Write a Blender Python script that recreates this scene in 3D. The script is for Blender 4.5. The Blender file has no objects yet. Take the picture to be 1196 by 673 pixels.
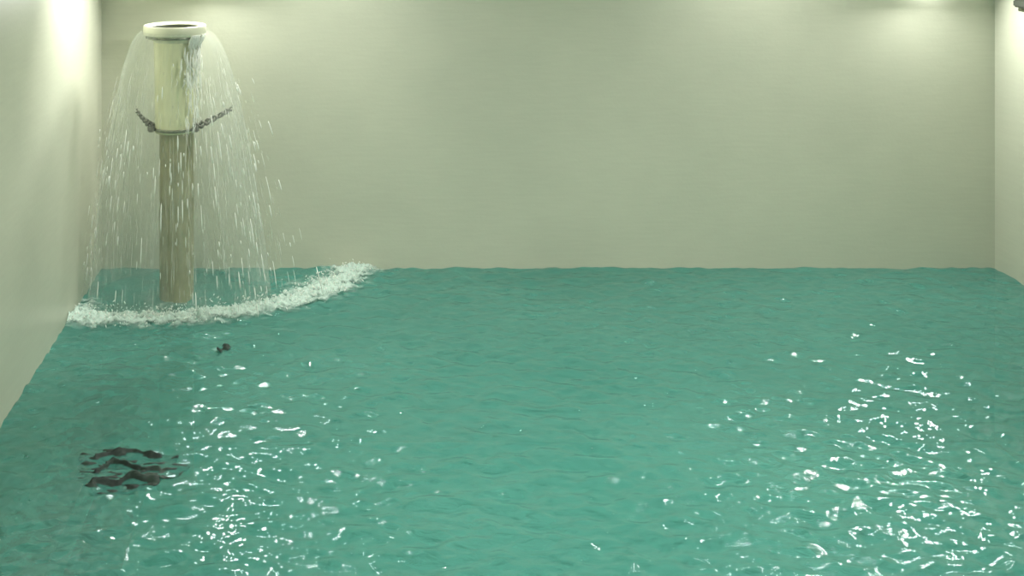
import bpy, bmesh, math, random
import numpy as np
from mathutils import Vector, Matrix
random.seed(4); rng = np.random.default_rng(11)
S = bpy.context.scene
C = S.collection
PI = math.pi

# ------------------------------------------------------------------ room size
XL, XR = -1.28, 3.59            # left / right wall
YB, YF = 6.07, -2.2             # back wall / wall behind the camera
ZC = 2.30                       # ceiling above the water level (z = 0)
ZP = -0.95                      # pool floor
YE = 0.9                        # near edge of the pool
F, PX, PY, H = 1300.0, 393.0, -115.0, 2.0
CX, CY = -0.818, 5.63           # the fountain

# ------------------------------------------------------------------ materials
def mat(name):
    m = bpy.data.materials.new(name); m.use_nodes = True
    nt = m.node_tree; nt.nodes.clear()
    out = nt.nodes.new('ShaderNodeOutputMaterial')
    return m, nt, out
def N(nt, t, **k):
    n = nt.nodes.new(t)
    for a, v in k.items():
        if a.startswith('i_'):
            n.inputs[a[2:].replace('_', ' ')].default_value = v
        else: setattr(n, a, v)
    return n
def lin(r, g, b):
    f = lambda c: (c/255/12.92) if c/255 <= .04045 else ((c/255+.055)/1.055)**2.4
    return (f(r), f(g), f(b), 1)
def ramp(nt, stops):
    n = nt.nodes.new('ShaderNodeValToRGB'); e = n.color_ramp.elements
    while len(e) < len(stops): e.new(.5)
    for q, (p, c) in zip(e, stops): q.position = p; q.color = c
    return n
def L(nt, a, b): nt.links.new(a, b)
def g(v): return (v, v, v, 1)

def plaster(name, c1, c2, rough=.35, spec=.35, bump=.05):
    m, nt, out = mat(name)
    tc = N(nt, 'ShaderNodeTexCoord')
    n1 = N(nt, 'ShaderNodeTexNoise', i_Scale=1.1, i_Detail=3.0, i_Roughness=.55)
    mp = N(nt, 'ShaderNodeMapping'); mp.inputs['Scale'].default_value = (3, 3, 30)
    n2 = N(nt, 'ShaderNodeTexNoise', i_Scale=2.2, i_Detail=4.0)
    L(nt, tc.outputs['Object'], n1.inputs['Vector']); L(nt, tc.outputs['Object'], mp.inputs['Vector']); L(nt, mp.outputs[0], n2.inputs['Vector'])
    r = ramp(nt, [(.35, c1), (.68, c2)]); L(nt, n1.outputs['Fac'], r.inputs['Fac'])
    r2 = ramp(nt, [(.3, g(.955)), (.7, g(1.0))]); L(nt, n2.outputs['Fac'], r2.inputs['Fac'])
    mx = N(nt, 'ShaderNodeMix', data_type='RGBA', blend_type='MULTIPLY'); mx.inputs[0].default_value = 1
    L(nt, r.outputs[0], mx.inputs[6]); L(nt, r2.outputs[0], mx.inputs[7])
    p = N(nt, 'ShaderNodeBsdfPrincipled', i_Roughness=rough); p.inputs['Specular IOR Level'].default_value = spec
    L(nt, mx.outputs[2], p.inputs['Base Color'])
    # mosaic joints only as relief, too faint to read as lines
    bk = N(nt, 'ShaderNodeTexNoise', i_Scale=60.0, i_Detail=3.0); L(nt, tc.outputs['Object'], bk.inputs['Vector'])
    bp = N(nt, 'ShaderNodeBump', i_Strength=bump, i_Distance=.01); L(nt, bk.outputs['Fac'], bp.inputs['Height']); L(nt, bp.outputs[0], p.inputs['Normal'])
    L(nt, p.outputs[0], out.inputs[0]); return m
M_wall = plaster('pale_green_wall', lin(183, 186, 168), lin(193, 195, 176))
M_ceil = plaster('ceiling_paint', lin(190, 193, 186), lin(200, 202, 194), .8)
M_deck = plaster('deck_tile', lin(150, 160, 145), lin(170, 178, 160), .5)
M_pool = plaster('pool_floor_tile', lin(80, 165, 150), lin(105, 185, 168), .5)

def simple(name, col, rough=.5, metal=0, col2=None, scale=12, bump=0):
    m, nt, out = mat(name)
    p = N(nt, 'ShaderNodeBsdfPrincipled', i_Roughness=rough, i_Metallic=metal)
    tc = N(nt, 'ShaderNodeTexCoord'); n = N(nt, 'ShaderNodeTexNoise', i_Scale=scale, i_Detail=4.0)
    L(nt, tc.outputs['Object'], n.inputs['Vector'])
    r = ramp(nt, [(.35, col), (.7, col2 or tuple(min(1, c*1.15) for c in col[:3])+(1,))])
    L(nt, n.outputs['Fac'], r.inputs['Fac']); L(nt, r.outputs[0], p.inputs['Base Color'])
    if bump:
        b = N(nt, 'ShaderNodeBump', i_Strength=bump, i_Distance=.01); L(nt, n.outputs['Fac'], b.inputs['Height']); L(nt, b.outputs[0], p.inputs['Normal'])
    L(nt, p.outputs[0], out.inputs[0]); return m
M_sleeve = simple('cream_sleeve', lin(196, 198, 158), .22, col2=lin(214, 214, 180), scale=5)
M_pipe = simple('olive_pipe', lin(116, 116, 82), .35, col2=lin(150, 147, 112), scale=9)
M_rim = simple('cream_rim', lin(198, 199, 176), .35, scale=6)
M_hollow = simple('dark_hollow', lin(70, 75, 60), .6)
M_band = simple('steel_band', lin(120, 124, 108), .25, .8)
M_rope = simple('dark_bracket', lin(52, 54, 44), .6, col2=lin(104, 104, 88), scale=60)
M_dark = simple('dark_fitting', lin(40, 46, 36), .5)
M_black = simple('dark_green', lin(12, 30, 25), .6, col2=lin(34, 56, 46), scale=14)
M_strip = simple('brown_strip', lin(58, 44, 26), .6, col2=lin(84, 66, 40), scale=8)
M_lampcase = simple('lamp_case', lin(220, 220, 215), .4)

# water body: turbid turquoise, see-through in part, with a mirror-like skin
def water_mat():
    m, nt, out = mat('turquoise_water')
    tc = N(nt, 'ShaderNodeTexCoord')
    n0 = N(nt, 'ShaderNodeTexNoise', i_Scale=.8, i_Detail=3.0); L(nt, tc.outputs['Object'], n0.inputs['Vector'])
    r = ramp(nt, [(.3, lin(84, 150, 138)), (.7, lin(100, 165, 152))]); L(nt, n0.outputs['Fac'], r.inputs['Fac'])
    mp = N(nt, 'ShaderNodeMapping'); mp.inputs['Scale'].default_value = (1, 1.3, 1); L(nt, tc.outputs['Object'], mp.inputs['Vector'])
    n1 = N(nt, 'ShaderNodeTexNoise', i_Scale=22.0, i_Detail=4.0, i_Roughness=.55); L(nt, mp.outputs[0], n1.inputs['Vector'])
    b = N(nt, 'ShaderNodeBump', i_Strength=.45, i_Distance=.008); L(nt, n1.outputs['Fac'], b.inputs['Height'])
    d = N(nt, 'ShaderNodeBsdfDiffuse'); L(nt, r.outputs[0], d.inputs['Color'])
    mq = N(nt, 'ShaderNodeMapping'); mq.inputs['Scale'].default_value = (.8, 1.5, 1); L(nt, tc.outputs['Object'], mq.inputs['Vector'])
    nq = N(nt, 'ShaderNodeTexNoise', i_Scale=16.0, i_Detail=3.0, i_Roughness=.5, i_Distortion=.6); L(nt, mq.outputs[0], nq.inputs['Vector'])
    bq = N(nt, 'ShaderNodeBump', i_Strength=1.0, i_Distance=.036); L(nt, nq.outputs['Fac'], bq.inputs['Height']); L(nt, bq.outputs[0], d.inputs['Normal'])
    t = N(nt, 'ShaderNodeBsdfTransparent'); t.inputs[0].default_value = (.62, .93, .86, 1)
    rf = N(nt, 'ShaderNodeBsdfRefraction', i_Roughness=.02, i_IOR=1.33); rf.inputs[0].default_value = (.62, .93, .86, 1); L(nt, b.outputs[0], rf.inputs['Normal'])
    tr = N(nt, 'ShaderNodeMixShader'); tr.inputs[0].default_value = .5; L(nt, t.outputs[0], tr.inputs[1]); L(nt, rf.outputs[0], tr.inputs[2])
    mx = N(nt, 'ShaderNodeMixShader'); mx.inputs[0].default_value = .46
    L(nt, d.outputs[0], mx.inputs[1]); L(nt, tr.outputs[0], mx.inputs[2])
    gl = N(nt, 'ShaderNodeBsdfGlossy', i_Roughness=.015); L(nt, b.outputs[0], gl.inputs['Normal'])
    fr = N(nt, 'ShaderNodeFresnel', i_IOR=1.33); L(nt, b.outputs[0], fr.inputs['Normal'])
    m2 = N(nt, 'ShaderNodeMixShader'); L(nt, fr.outputs[0], m2.inputs[0]); L(nt, mx.outputs[0], m2.inputs[1]); L(nt, gl.outputs[0], m2.inputs[2])
    L(nt, m2.outputs[0], out.inputs[0]); return m
M_water = water_mat()

def foam_mat():
    m, nt, out = mat('white_foam')
    tc = N(nt, 'ShaderNodeTexCoord'); at = N(nt, 'ShaderNodeAttribute', attribute_name='foam_mask')
    mp = N(nt, 'ShaderNodeMapping'); mp.inputs['Scale'].default_value = (1, 1.5, 1); L(nt, tc.outputs['Object'], mp.inputs['Vector'])
    n = N(nt, 'ShaderNodeTexNoise', i_Scale=26.0, i_Detail=6.0, i_Roughness=.7); L(nt, mp.outputs[0], n.inputs['Vector'])
    a = N(nt, 'ShaderNodeMath', operation='ADD'); L(nt, n.outputs['Fac'], a.inputs[0]); L(nt, at.outputs['Fac'], a.inputs[1])
    mr = N(nt, 'ShaderNodeMapRange'); mr.inputs['From Min'].default_value = .78; mr.inputs['From Max'].default_value = 1.45
    mr.inputs['To Max'].default_value = .85; L(nt, a.outputs[0], mr.inputs['Value'])
    d = N(nt, 'ShaderNodeBsdfPrincipled', i_Roughness=.35); d.inputs['Base Color'].default_value = lin(196, 218, 206)
    b = N(nt, 'ShaderNodeBump', i_Strength=.6, i_Distance=.02); L(nt, n.outputs['Fac'], b.inputs['Height']); L(nt, b.outputs[0], d.inputs['Normal'])
    t = N(nt, 'ShaderNodeBsdfTransparent'); mx = N(nt, 'ShaderNodeMixShader')
    L(nt, mr.outputs[0], mx.inputs[0]); L(nt, t.outputs[0], mx.inputs[1]); L(nt, d.outputs[0], mx.inputs[2]); L(nt, mx.outputs[0], out.inputs[0]); return m
M_foam = foam_mat()

def veil_mat():
    m, nt, out = mat('thin_water_sheet')
    at = N(nt, 'ShaderNodeUVMap', uv_map='flow')
    mp = N(nt, 'ShaderNodeMapping'); mp.inputs['Scale'].default_value = (70, 2.2, 1); L(nt, at.outputs[0], mp.inputs['Vector'])
    n = N(nt, 'ShaderNodeTexNoise', i_Scale=1.0, i_Detail=4.0, i_Roughness=.6); L(nt, mp.outputs[0], n.inputs['Vector'])
    mp2 = N(nt, 'ShaderNodeMapping'); mp2.inputs['Scale'].default_value = (9, 3, 1); L(nt, at.outputs[0], mp2.inputs['Vector'])
    n2 = N(nt, 'ShaderNodeTexNoise', i_Scale=1.0, i_Detail=3.0); L(nt, mp2.outputs[0], n2.inputs['Vector'])
    ml = N(nt, 'ShaderNodeMath', operation='MULTIPLY'); L(nt, n.outputs['Fac'], ml.inputs[0]); L(nt, n2.outputs['Fac'], ml.inputs[1])
    mr = N(nt, 'ShaderNodeMapRange'); mr.inputs['From Min'].default_value = .14; mr.inputs['From Max'].default_value = .42
    mr.inputs['To Min'].default_value = .06; mr.inputs['To Max'].default_value = .34; L(nt, ml.outputs[0], mr.inputs['Value'])
    lw = N(nt, 'ShaderNodeLayerWeight', i_Blend=.25)
    ad = N(nt, 'ShaderNodeMath', operation='MULTIPLY_ADD', use_clamp=True); L(nt, lw.outputs['Facing'], ad.inputs[0]); ad.inputs[1].default_value = .12; L(nt, mr.outputs[0], ad.inputs[2])
    fa = N(nt, 'ShaderNodeAttribute', attribute_name='film'); fm = N(nt, 'ShaderNodeMath', operation='MULTIPLY'); L(nt, ad.outputs[0], fm.inputs[0]); L(nt, fa.outputs['Fac'], fm.inputs[1]); ad = fm
    d = N(nt, 'ShaderNodeBsdfTranslucent'); d.inputs[0].default_value = lin(214, 222, 214)
    d2 = N(nt, 'ShaderNodeBsdfDiffuse'); d2.inputs[0].default_value = lin(214, 222, 214)
    md = N(nt, 'ShaderNodeMixShader'); L(nt, d.outputs[0], md.inputs[1]); L(nt, d2.outputs[0], md.inputs[2])
    t = N(nt, 'ShaderNodeBsdfTransparent'); mx = N(nt, 'ShaderNodeMixShader')
    L(nt, ad.outputs[0], mx.inputs[0]); L(nt, t.outputs[0], mx.inputs[1]); L(nt, md.outputs[0], mx.inputs[2]); L(nt, mx.outputs[0], out.inputs[0]); return m
M_veil = veil_mat()

def drop_mat(name, alpha, tr=.45):
    m, nt, out = mat(name)
    d = N(nt, 'ShaderNodeBsdfPrincipled', i_Roughness=.12); d.inputs['Base Color'].default_value = lin(240, 243, 236)
    d.inputs['Specular IOR Level'].default_value = .8
    t = N(nt, 'ShaderNodeBsdfTransparent'); mx = N(nt, 'ShaderNodeMixShader'); mx.inputs[0].default_value = alpha
    tl = N(nt, 'ShaderNodeBsdfTranslucent'); tl.inputs[0].default_value = lin(240, 244, 236)
    dm = N(nt, 'ShaderNodeMixShader'); dm.inputs[0].default_value = tr; L(nt, d.outputs[0], dm.inputs[1]); L(nt, tl.outputs[0], dm.inputs[2])
    L(nt, t.outputs[0], mx.inputs[1]); L(nt, dm.outputs[0], mx.inputs[2]); L(nt, mx.outputs[0], out.inputs[0]); return m
M_drop = drop_mat('falling_water', .28)
M_bright = drop_mat('thick_falling_water', .92, .2)

# ------------------------------------------------------------------ helpers
def tag(o, label=None, cat=None, group=None, kind=None):
    for k, v in (('label', label), ('category', cat), ('group', group), ('kind', kind)):
        if v: o[k] = v
    return o
def mesh_obj(name, verts, faces, m, parent=None, smooth=True):
    me = bpy.data.meshes.new(name)
    me.from_pydata([tuple(v) for v in verts], [], [tuple(f) for f in faces]); me.update()
    me.materials.append(m)
    if smooth: me.polygons.foreach_set('use_smooth', [True]*len(me.polygons))
    o = bpy.data.objects.new(name, me); C.objects.link(o)
    if parent: o.parent = parent
    return o
def bm_obj(name, bm, m, parent=None, smooth=True):
    me = bpy.data.meshes.new(name); bm.to_mesh(me); bm.free(); me.materials.append(m)
    if smooth: me.polygons.foreach_set('use_smooth', [True]*len(me.polygons))
    o = bpy.data.objects.new(name, me); C.objects.link(o)
    if parent: o.parent = parent
    return o
def box(name, a, b, m, parent=None, bevel=0):
    bm = bmesh.new(); bmesh.ops.create_cube(bm, size=1)
    for v in bm.verts:
        v.co = Vector(((a[i]+b[i])/2 + v.co[i]*(b[i]-a[i]) for i in range(3)))
    if bevel: bmesh.ops.bevel(bm, geom=bm.edges[:], offset=bevel, segments=3, affect='EDGES')
    return bm_obj(name, bm, m, parent, smooth=False)
def lathe(name, prof, m, parent=None, seg=64, wob=0):
    vs, fs = [], []
    for i, (r, z) in enumerate(prof):
        for k in range(seg):
            a = 2*PI*k/seg; rr = r
            if wob: rr = r*(1+wob*math.sin(3*a+z*9)+wob*.6*math.sin(5*a-z*17))
            vs.append((rr*math.cos(a), rr*math.sin(a), z))
    for i in range(len(prof)-1):
        for k in range(seg):
            k2 = (k+1) % seg
            fs.append((i*seg+k, i*seg+k2, (i+1)*seg+k2, (i+1)*seg+k))
    o = mesh_obj(name, vs, fs, m, parent)
    bm = bmesh.new(); bm.from_mesh(o.data); bmesh.ops.recalc_face_normals(bm, faces=bm.faces); bm.to_mesh(o.data); bm.free()
    return o
def tube_geo(pts, rads, seg=10, cap=True):
    vs, fs = [], []; n = len(pts)
    pts = [Vector(p) for p in pts]
    up = Vector((0.13, 0.2, 1)).normalized()
    for i, p in enumerate(pts):
        t = (pts[min(i+1, n-1)]-pts[max(i-1, 0)]).normalized()
        u = t.cross(up)
        if u.length < 1e-3: u = t.cross(Vector((1, 0, 0)))
        u.normalize(); w = t.cross(u)
        for k in range(seg):
            a = 2*PI*k/seg
            vs.append(p + (u*math.cos(a)+w*math.sin(a))*rads[i])
    for i in range(n-1):
        for k in range(seg):
            k2 = (k+1) % seg
            fs.append((i*seg+k, i*seg+k2, (i+1)*seg+k2, (i+1)*seg+k))
    if cap:
        fs.append(tuple(range(seg))[::-1]); fs.append(tuple((n-1)*seg+k for k in range(seg)))
    return vs, fs
def join_geo(lst):
    vs, fs = [], []
    for v, f in lst:
        o = len(vs); vs += list(v); fs += [tuple(i+o for i in q) for q in f]
    return vs, fs

# ------------------------------------------------------------------ setting
T = .2
def st(o): return tag(o, kind='structure')
st(box('wall_left', (XL-T, YF-T, ZP-T), (XL, YB+T, ZC+T), M_wall))
st(box('wall_right', (XR, YF-T, ZP-T), (XR+T, YB+T, ZC+T), M_wall))
st(box('wall_back', (XL, YB, ZP-T), (XR, YB+T, ZC+T), M_wall))
st(box('wall_front', (XL, YF-T, ZP-T), (XR, YF, ZC+T), M_wall))
st(box('ceiling', (XL, YF, ZC), (XR, YB, ZC+T), M_ceil))
st(box('floor', (XL, YE, ZP-T), (XR, YB, ZP), M_pool))
st(box('floor_deck', (XL, YF, ZP-T), (XR, YE, .16), M_deck))
# brownish band that runs along the pool floor beside the left wall
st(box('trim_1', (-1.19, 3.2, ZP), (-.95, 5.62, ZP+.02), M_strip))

# ------------------------------------------------------------------ water surface
NG = 1024; SZ = 7.0; AMP = .0032
kx = np.fft.fftfreq(NG, d=SZ/NG)*2*PI
KX, KY = np.meshgrid(kx, kx, indexing='xy')
K = np.hypot(KX, KY)+1e-6
ang = np.arctan2(KY, KX)
K0 = 2*PI/.155
spec = np.where(K < K0, (K/K0)**2.0, (K/K0)**-2.0)
spec = spec*np.exp(-(K/(2*PI/.030))**2)
spec *= .38+.9*np.abs(np.sin(ang))**1.5          # crests lie mostly along the back wall
ph = rng.normal(size=(NG, NG))+1j*rng.normal(size=(NG, NG))
hf = np.real(np.fft.ifft2(spec*ph)); hf /= hf.std()
0 and print('SLOPE', AMP*np.gradient(hf, SZ/NG)[0].std(), AMP*np.gradient(hf, SZ/NG)[1].std())
def sample(x, y):
    fx = (np.asarray(x)+2.0)/SZ*NG; fy = (np.asarray(y)-.2)/SZ*NG
    ix = np.floor(fx).astype(int); iy = np.floor(fy).astype(int); ax = fx-ix; ay = fy-iy
    gg = lambda a, b: hf[b % NG, a % NG]
    return (gg(ix, iy)*(1-ax)*(1-ay)+gg(ix+1, iy)*ax*(1-ay)+gg(ix, iy+1)*(1-ax)*ay+gg(ix+1, iy+1)*ax*ay)
# line on which the spray lands
FC = np.array([(-1.40, 5.34), (-1.15, 5.31), (-.95, 5.30), (-.75, 5.32), (-.5, 5.39), (-.28, 5.50), (-.10, 5.65), (.03, 5.83), (.10, 6.05), (.1, 6.2)])
def dist_fc(x, y):
    best = np.full(np.shape(x), 9.0)
    for a, b in zip(FC[:-1], FC[1:]):
        d = b-a; t = np.clip(((x-a[0])*d[0]+(y-a[1])*d[1])/(d@d), 0, 1)
        best = np.minimum(best, np.hypot(x-a[0]-t*d[0], y-a[1]-t*d[1]))
    return best
def water_z(x, y):
    d = dist_fc(x, y); r = np.hypot(x-CX, y-CY)
    fade = 1+.7*np.exp(-(d/.25)**2)
    ring = .0028*np.sin(r*2*PI/.17)*np.exp(-((r-.7)/.9)**2)
    return AMP*fade*sample(x, y)+ring+.010*np.exp(-(d/.06)**2)
def grid(x0, x1, y0, y1, nx, ny):
    xs = np.linspace(x0, x1, nx); ys = np.linspace(y0, y1, ny)
    X, Y = np.meshgrid(xs, ys); return X, Y
nx, ny = 820, 600
X, Y = grid(XL, XR, 2.6, YB, nx, ny)
Z = water_z(X, Y)
def grid_obj(name, X, Y, Z, m, keep=None):
    ny, nx = X.shape
    v = np.stack([X.ravel(), Y.ravel(), Z.ravel()], 1)
    i = np.arange(ny*nx).reshape(ny, nx)
    f = np.stack([i[:-1, :-1].ravel(), i[:-1, 1:].ravel(), i[1:, 1:].ravel(), i[1:, :-1].ravel()], 1)
    idx = None
    if keep is not None:
        k = keep.ravel()
        f = f[k[f].any(axis=1)]
        used = np.unique(f); mp = np.full(len(v), -1); mp[used] = np.arange(len(used)); v = v[used]; f = mp[f]; idx = used
    me = bpy.data.meshes.new(name)
    me.vertices.add(len(v)); me.vertices.foreach_set('co', v.astype(np.float32).ravel())
    me.loops.add(f.size); me.loops.foreach_set('vertex_index', f.astype(np.int32).ravel())
    me.polygons.add(len(f)); me.polygons.foreach_set('loop_start', np.arange(0, f.size, 4, dtype=np.int32))
    me.polygons.foreach_set('loop_total', np.full(len(f), 4, dtype=np.int32))
    me.polygons.foreach_set('use_smooth', np.ones(len(f), dtype=bool))
    me.update(calc_edges=True); me.materials.append(m)
    o = bpy.data.objects.new(name, me); C.objects.link(o); return o, idx
# the nearer, unseen part of the pool joins on with a coarser grid in the same mesh
ys_near = np.linspace(YE, 2.6, 90)[:-1]
xs = np.linspace(XL, XR, nx)
Xn, Yn = np.meshgrid(xs, ys_near)
XX = np.vstack([Xn, X]); YY = np.vstack([Yn, Y]); ZZ = np.vstack([water_z(Xn, Yn), Z])
w, _ = grid_obj('pool_water', XX, YY, ZZ, M_water)
tag(w, 'rippling turquoise water filling the pool between the pale walls', 'water', kind='stuff')

# foam where the spray lands
X, Y = grid(XL+.004, .35, 5.0, YB-.004, 330, 220)
d = dist_fc(X, Y)
nz = sample(X*2.3+.7, Y*2.3+1.1)
inside = ((Y-5.3) > 0)
den = .72*np.exp(-(d/.075)**2)+.30*np.exp(-(d/.17)**2)
rr = np.hypot(X-CX, Y-CY)
den += .25*np.exp(-((rr-.13)/.05)**2)
den += .38*np.exp(-((X-.08)/.2)**2-((Y-6.05)/.10)**2)
den += .35*np.exp(-((X+.15)/.22)**2-((Y-5.78)/.16)**2)
den += .45*np.exp(-((X+1.24)/.09)**2-((Y-5.5)/.2)**2)
den = den*(1+.22*nz)
rough = np.abs(sample(X*3.1+.3, Y*3.1+.5))
Zf = water_z(X, Y)+.003+.020*np.clip(den, 0, 1.1)*(.35+.5*rough)
fo, idx = grid_obj('foam', X, Y, Zf, M_foam, keep=den > .08)
at = fo.data.attributes.new('foam_mask', 'FLOAT', 'POINT'); at.data.foreach_set('value', den.ravel()[idx].astype(np.float32))
tag(fo, 'band of white foam on the water around the foot of the fountain', 'foam', kind='stuff')

# ------------------------------------------------------------------ fountain
def zpx(y, D=CY): return H-(y-PY)/F*D
fz_top = zpx(29); fz_clamp = zpx(151)
root = bpy.data.objects.new('water_fountain', None); C.objects.link(root); root.location = (CX, CY, ZP); root.empty_display_size = .1
tag(root, 'cream pipe fountain in the pool by the left wall, water spilling from its flared rim', 'fountain')
def fix(o, off=(0, 0)):
    o.location = (off[0], off[1], -ZP); return o
# lower pipe, rooted on the pool floor
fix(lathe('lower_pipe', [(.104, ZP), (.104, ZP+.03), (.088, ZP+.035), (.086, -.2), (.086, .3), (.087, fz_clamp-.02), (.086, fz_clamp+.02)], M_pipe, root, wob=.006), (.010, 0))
# wider upper sleeve with a rolled lower lip
zc = fz_clamp
fix(lathe('upper_sleeve', [(.088, zc-.006), (.097, zc-.01), (.101, zc-.002), (.100, zc+.02), (.098, zc+.08), (.099, zc+.25), (.101, zc+.38), (.104, fz_top-.075)], M_sleeve, root, wob=.008), (-.002, 0))
# flared nozzle rim, open on top
zt = fz_top
fix(lathe('nozzle_rim', [(.102, zt-.085), (.120, zt-.072), (.140, zt-.060), (.143, zt-.050), (.155, zt-.046), (.158, zt-.040), (.158, zt-.006), (.155, zt),
    (.148, zt+.001), (.140, zt-.001), (.128, zt-.006), (.124, zt-.010), (.120, zt-.03)], M_rim, root))
h = fix(lathe('nozzle_throat', [(.1215, zt-.012), (.119, zt-.05), (.06, zt-.055), (.035, zt-.030), (.0, zt-.022)], M_hollow, root)); tag(h, label='dark hollow inside the rim')
g1 = fix(lathe('rim_shadow_ring', [(.1415, zt-.0605), (.1455, zt-.062), (.146, zt-.052), (.143, zt-.0495)], M_band, root)); tag(g1, label='dark ring for the shadow under the rim')  # darker ring added to draw the shadow below the flange
b = fix(lathe('clamp_band', [(.1005, zc+.002), (.106, zc+.000), (.108, zc+.003), (.108, zc+.013), (.106, zc+.016), (.1005, zc+.014)], M_band, root)); tag(b, label='thin metal clamp band')
# two knotty dark arms that spread from the clamp
def arm(side, length, rise, back):
    geo = []; n = 46
    base = Vector((side*.098, -.035, zc+.014)); tip = Vector((side*(.098+length), back, zc+.014+rise))
    mid = (base+tip)/2+Vector((side*.006, -.02, -.006))
    def P(t): return base*(1-t)**2+mid*2*t*(1-t)+tip*t*t
    for s in (0, PI):
        pts, rad = [], []
        for i in range(n):
            t = i/(n-1); a = s+t*PI*2*3.2
            c = P(t); amp = .0135*(1-.35*t)
            pts.append(c+Vector((0, math.cos(a)*amp, math.sin(a)*amp)))
            rad.append((.0050+.0060*abs(math.sin(t*PI*7.3+s))**2)*(1-.35*t))
        geo.append(tube_geo(pts, rad, 8))
    v, f = join_geo(geo)
    o = mesh_obj('bracket_arm', v, f, M_rope, root); fix(o); tag(o, label='dark twisted arm')
    # bolt head by the clamp
    return o
arm(-1, .100, .075, .03); arm(1, .185, .085, .03)
for s, yy in ((-1, -.045), (1, -.045)):
    bm = bmesh.new(); bmesh.ops.create_cube(bm, size=1)
    for v in bm.verts: v.co = Vector((v.co.x*.032+s*.112, v.co.y*.03+yy, v.co.z*.032+zc+.012))
    bmesh.ops.bevel(bm, geom=bm.edges[:], offset=.005, segments=2, affect='EDGES')
    fix(bm_obj('clamp_lug', bm, M_rope, root, False))

# ------------------------------------------------------------------ falling water
def vel(a):    # outward speed of the sheet in direction a
    c, s = math.cos(a), math.sin(a)
    base = .52 if c < 0 else .62
    v = .36 + (base-.36)*abs(c)**1.0
    if s > 0: v = max(v, .5)
    return v
Z0 = zt-.03
def traj(a, v, t, r0=.160):
    r = r0+v*t; z = Z0-.5*9.81*t*t
    return Vector((CX+math.cos(a)*r, CY+math.sin(a)*r, z))
def inroom(p): return p.x > XL+.012 and p.y < YB-.012
# thin sheet (bell)
na, nt_ = 220, 46; vs, fs, uv, film = [], [], [], []
for i in range(nt_):
    t = .525*i/(nt_-1)
    for k in range(na+1):
        a = 2*PI*k/na
        v = vel(a)*(1+.015*math.sin(7*a)+.01*math.sin(17*a+1))
        p = traj(a, v, t)
        p.x = max(p.x, XL+.012); p.y = min(p.y, YB-.012); p.z = max(p.z, -.01)
        vs.append(p); uv.append((k/na, t*1.9))
        u = min(1, t/.30); rt = max(0, math.cos(a))
        film.append(max(.04, 1-rt*(1-u)*.97-.3*(1-rt)*(1-u)))
for i in range(nt_-1):
    for k in range(na):
        q = i*(na+1)+k; fs.append((q, q+1, q+na+2, q+na+1))
veil = mesh_obj('water_curtain', vs, fs, M_veil)
veil.data.attributes.new('film', 'FLOAT', 'POINT').data.foreach_set('value', film)
ul = veil.data.uv_layers.new(name='flow')
for lp in veil.data.loops: ul.data[lp.index].uv = uv[lp.vertex_index]
tag(veil, 'thin transparent bell of water falling from the fountain rim', 'water', kind='stuff')
# streaks and drops
def streak_geo(pts, rmax, seg=5):
    n = len(pts); rads = [max(.0003, rmax*math.sin(PI*(.08+.9*i/(n-1)))**.8) for i in range(n)]
    return tube_geo(pts, rads, seg, cap=True)
def streaks(n, afun, rr, length, tl, spread):
    out = []
    while len(out) < n:
        a = afun(); v = vel(a)*(1+abs(random.gauss(0, spread*(1+1.6*max(0, math.cos(a))))))
        t0 = tl[0]+(tl[1]-tl[0])*random.random()**.6
        dt = length*random.choice((.3, .5, .8, 1.1, 1.8))*random.uniform(.8, 1.2)/max(.6, 9.81*t0+v*.5)
        pts = [traj(a, v, t0+dt*j/4) for j in range(5)]
        if not all(inroom(p) for p in pts) or min(p.z for p in pts) < 0: continue
        out.append(streak_geo(pts, rr*random.uniform(.35, 1.35)))
    return join_geo(out)
JET = [random.uniform(0, 2*PI) for _ in range(34)]
anya = lambda: random.choice(JET)+random.gauss(0, .035) if random.random() < .65 else random.uniform(0, 2*PI)
v, f = streaks(1500, anya, .0014, .06, (.16, .53), .09)
o = mesh_obj('water_spray', v, f, M_drop)
tag(o, 'fine falling streaks of water all round the fountain pipe', 'water', kind='stuff')
# thicker bright strands on the right front and just above mid height
geo = []
v, f = streaks(150, lambda: random.gauss(-.75, .5), .0031, .075, (.16, .50), .17); geo.append((v, f))
v, f = streaks(28, lambda: random.gauss(-2.0, .35), .0034, .06, (.28, .38), .2); geo.append((v, f))
v, f = streaks(60, lambda: random.gauss(-2.8, .4), .0024, .07, (.22, .5), .15); geo.append((v, f))
# water running down the right side of the sleeve
for k in range(70):
    a = random.gauss(-.62, .30); r = random.uniform(.118, .136); z = zt-.055-random.random()**1.2*.42
    ln = random.uniform(.04, .13); dx = 0
    pts = []
    for j in range(7):
        a += random.gauss(0, .03); q = j/6
        rr_ = r+.02*(zt-z)*q
        pts.append(Vector((CX+rr_*math.cos(a), CY+rr_*math.sin(a), z-ln*q)))
    geo.append(streak_geo(pts, random.uniform(.003, .0075)*(1.0 if zt-z < .25 else .6), 6))
for k in range(14):      # spill right under the rim
    a = random.gauss(-.62, .22); z = zt-.040
    pts = [Vector((CX+(.166-.03*min(1, j/4))*math.cos(a)+.004*random.random(), CY+(.166-.03*min(1, j/4))*math.sin(a), z-.014*j)) for j in range(6)]
    geo.append(streak_geo(pts, random.uniform(.005, .008), 6))
v, f = join_geo(geo)
o = mesh_obj('water_strands', v, f, M_bright)
tag(o, 'bright thick strands of water running off the right side of the fountain rim', 'water', kind='stuff')
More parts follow.
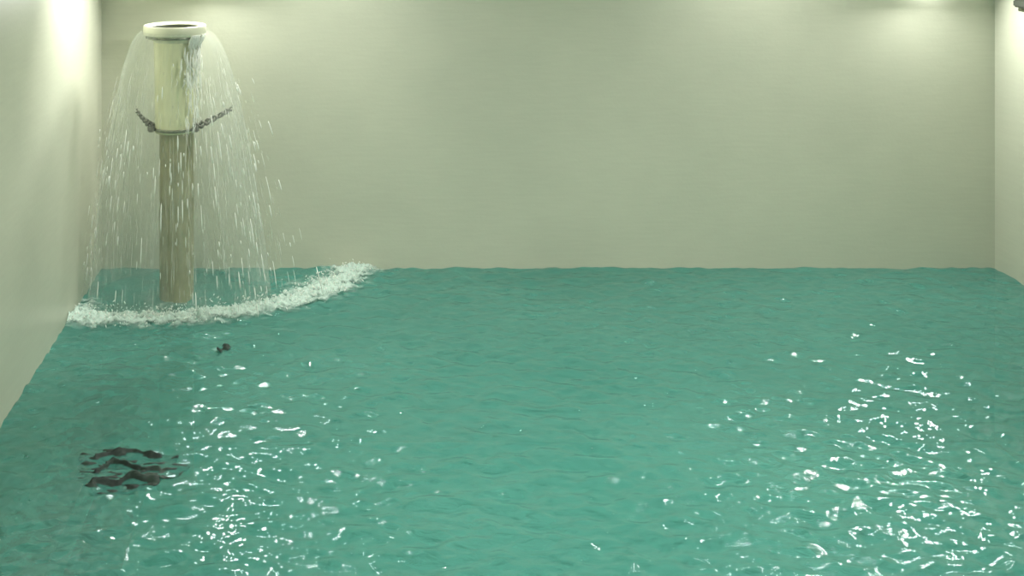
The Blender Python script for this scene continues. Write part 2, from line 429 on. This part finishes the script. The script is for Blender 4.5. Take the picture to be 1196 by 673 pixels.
# splashing drops above the foam
geo = []
for k in range(1500):
    i = random.randrange(len(FC)-1); t = random.random(); p = FC[i]*(1-t)+FC[i+1]*t
    x = p[0]+random.gauss(0, .05); y = p[1]+random.gauss(0, .045)
    if x < XL+.02 or y > YB-.02: continue
    hgt = abs(random.gauss(0, .028))+.008
    s = random.uniform(.0012, .0036)
    d3 = Vector((random.gauss(0, .5), random.gauss(0, .5), random.uniform(.2, 1))).normalized()*s*random.uniform(1.2, 3)
    c = Vector((x, y, hgt)); geo.append(streak_geo([c-d3, c, c+d3], s, 5))
v, f = join_geo(geo)
o = mesh_obj('splash_drops', v, f, M_bright)
tag(o, 'white splashing drops just above the foam below the fountain', 'water', kind='stuff')

# ------------------------------------------------------------------ small things
def atz(px, py, z=0):
    D = F*(H-z)/(py-PY); return Vector(((px-PX)/F*D, D, z))
# crumpled sheet standing in for an unidentified dark shape in the water, lower left
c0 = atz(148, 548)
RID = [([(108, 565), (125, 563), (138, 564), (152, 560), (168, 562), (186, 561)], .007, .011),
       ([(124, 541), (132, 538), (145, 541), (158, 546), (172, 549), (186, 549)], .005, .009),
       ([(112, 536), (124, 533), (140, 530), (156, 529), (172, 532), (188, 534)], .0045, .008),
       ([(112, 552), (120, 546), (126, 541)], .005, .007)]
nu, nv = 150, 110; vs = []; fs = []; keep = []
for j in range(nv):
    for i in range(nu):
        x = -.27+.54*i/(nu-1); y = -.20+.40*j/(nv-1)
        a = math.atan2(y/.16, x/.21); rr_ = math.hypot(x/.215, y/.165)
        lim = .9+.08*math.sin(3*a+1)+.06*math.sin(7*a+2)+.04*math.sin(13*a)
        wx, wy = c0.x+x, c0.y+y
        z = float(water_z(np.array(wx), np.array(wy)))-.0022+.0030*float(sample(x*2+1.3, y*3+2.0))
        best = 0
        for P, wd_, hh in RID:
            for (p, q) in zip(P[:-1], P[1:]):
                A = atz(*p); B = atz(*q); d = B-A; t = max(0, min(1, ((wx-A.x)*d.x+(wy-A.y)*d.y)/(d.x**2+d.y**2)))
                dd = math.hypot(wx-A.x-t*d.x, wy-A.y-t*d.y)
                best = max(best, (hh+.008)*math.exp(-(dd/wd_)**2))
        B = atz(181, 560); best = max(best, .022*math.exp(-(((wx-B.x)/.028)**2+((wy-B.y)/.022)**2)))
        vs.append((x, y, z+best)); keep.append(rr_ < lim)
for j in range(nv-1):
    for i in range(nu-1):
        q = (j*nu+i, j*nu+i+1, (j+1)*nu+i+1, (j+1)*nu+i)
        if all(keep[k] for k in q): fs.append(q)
cl = mesh_obj('dark_shape', vs, fs, M_black); cl.location = (c0.x, c0.y, 0)
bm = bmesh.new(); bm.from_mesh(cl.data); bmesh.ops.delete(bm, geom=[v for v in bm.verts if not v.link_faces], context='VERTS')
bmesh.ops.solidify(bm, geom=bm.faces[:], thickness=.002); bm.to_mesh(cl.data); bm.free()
tag(cl, 'dark crumpled shape awash in the water out from the left wall', 'cloth')

# tiny scrap floating behind, standing in for an unidentified dark speck
fr = atz(262, 408); bm = bmesh.new(); bmesh.ops.create_grid(bm, x_segments=14, y_segments=8, size=.5)
for v in bm.verts:
    x, y = v.co.x, v.co.y; w_ = math.sqrt(max(0, 1-(2*x)**2))*.9+.05
    v.co = Vector((x*.075, y*w_*.06+.01*x, .010*math.sin(x*9)+.006*math.cos(y*8)))
bmesh.ops.solidify(bm, geom=bm.faces[:], thickness=.0015)
lf = bm_obj('floating_scrap', bm, M_black); lf.location = (fr.x, fr.y, float(water_z(np.array(fr.x), np.array(fr.y)))+.003); lf.rotation_euler = (0.1, 0, .5)
tag(lf, 'tiny dark scrap floating on the water just in front of the fountain foam', 'leaf')

# dark fitting high on the right wall
D = 5.55
e = bpy.data.objects.new('wall_fitting', None); C.objects.link(e); e.location = (XR, 5.72, 1.47); e.empty_display_size = .05
tag(e, 'small dark fitting high on the right wall by the back corner', 'fitting')
box('mounting_plate', (-.008, -.13, -.045), (0, .13, .045), M_band, e, .002)
box('housing', (-.05, -.12, -.022), (-.008, .11, .02), M_dark, e, .008)

# ------------------------------------------------------------------ lamps
def lamp(n, x, y, power, r=.075, col=(1, .99, .93), spread=None):
    v = [(r+.03, ZC-.001), (r+.03, ZC-.012), (r+.004, ZC-.02), (r, ZC-.012), (r, ZC-.001)]
    o = lathe('trim_%d' % n, v, M_lampcase); o.location = (x, y, 0); st(o)
    ld = bpy.data.lights.new('downlight', 'AREA'); ld.shape = 'DISK'; ld.size = 2*r; ld.energy = power; ld.color = col
    if spread: ld.spread = math.radians(spread)
    lo = bpy.data.objects.new('downlight', ld); C.objects.link(lo); lo.location = (x, y, ZC-.022)
    return lo
lamp(4, 1.05, 3.65, 46)
lamp(8, -.05, 5.66, 8, spread=125)
lamp(9, 2.30, 5.66, 8, spread=125)
lamp(10, -.98, 5.32, 9.5, spread=75).rotation_euler = (0, math.radians(28), 0)
lamp(5, -.70, 1.6, 26); lamp(6, 3.05, 1.6, 22); lamp(7, 1.05, -.4, 20)
# two round wall lamps over the back edge of the pool, just above the picture
def wall_lamp(n, x, z, power, r=.085, tilt=55):
    e = bpy.data.objects.new('trim_%d' % n, None); C.objects.link(e); e.location = (x, YB, z); st(e)
    box('mounting_plate', (-.05, -.015, -.03), (.05, 0, .10), M_lampcase, e, .004)
    box('lamp_arm', (-.015, -.10, .03), (.015, -.01, .055), M_lampcase, e, .003)
    o = lathe('lamp_housing', [(.001, .06), (r*.6, .055), (r+.008, .02), (r+.010, -.012), (r+.002, -.012), (r, .0), (.001, .004)], M_lampcase, e)
    o.location = (0, -.15, .03); o.rotation_euler = (-math.radians(tilt), 0, 0)
    ld = bpy.data.lights.new('wall_lamp', 'AREA'); ld.shape = 'DISK'; ld.size = 2*r-.004; ld.energy = power; ld.color = (1, .99, .93)
    lo = bpy.data.objects.new('wall_lamp', ld); C.objects.link(lo); lo.parent = e
    lo.rotation_euler = (-math.radians(tilt), 0, 0)
    d = Matrix.Rotation(-math.radians(tilt), 3, 'X') @ Vector((0, 0, -.008)); lo.location = Vector((0, -.15, .03))+d
wall_lamp(11, -.64, 1.66, 13)
wall_lamp(12, 3.14, 1.64, 15)
ld = bpy.data.lights.new('wall_lamp_glow', 'AREA'); ld.shape = 'DISK'; ld.size = .09; ld.energy = .8; ld.color = (1, .99, .93)
lo = bpy.data.objects.new('wall_lamp_glow', ld); C.objects.link(lo); lo.location = (3.22, YB-.06, 1.60)

# ------------------------------------------------------------------ world, camera, view
wd = bpy.data.worlds.new('World'); S.world = wd; wd.use_nodes = True
wd.node_tree.nodes['Background'].inputs[0].default_value = (.6, .7, .6, 1); wd.node_tree.nodes['Background'].inputs[1].default_value = .2
cd = bpy.data.cameras.new('camera'); cd.sensor_width = 36; cd.lens = F/1196*36
cd.shift_x = (598-PX)/1196; cd.shift_y = -(336.5-PY)/1196
cd.clip_start = .05
co = bpy.data.objects.new('camera', cd); C.objects.link(co); co.location = (0, 0, H); co.rotation_euler = (PI/2, 0, 0)
S.camera = co
S.view_settings.view_transform = 'Standard'; S.view_settings.look = 'None'; S.view_settings.gamma = 1; S.view_settings.use_curve_mapping = False
S.view_settings.exposure = .3
S.cycles.transparent_max_bounces = 24; S.cycles.max_bounces = 10; S.cycles.diffuse_bounces = 5
S.cycles.use_denoising = True
S.cycles.sample_clamp_indirect = 6
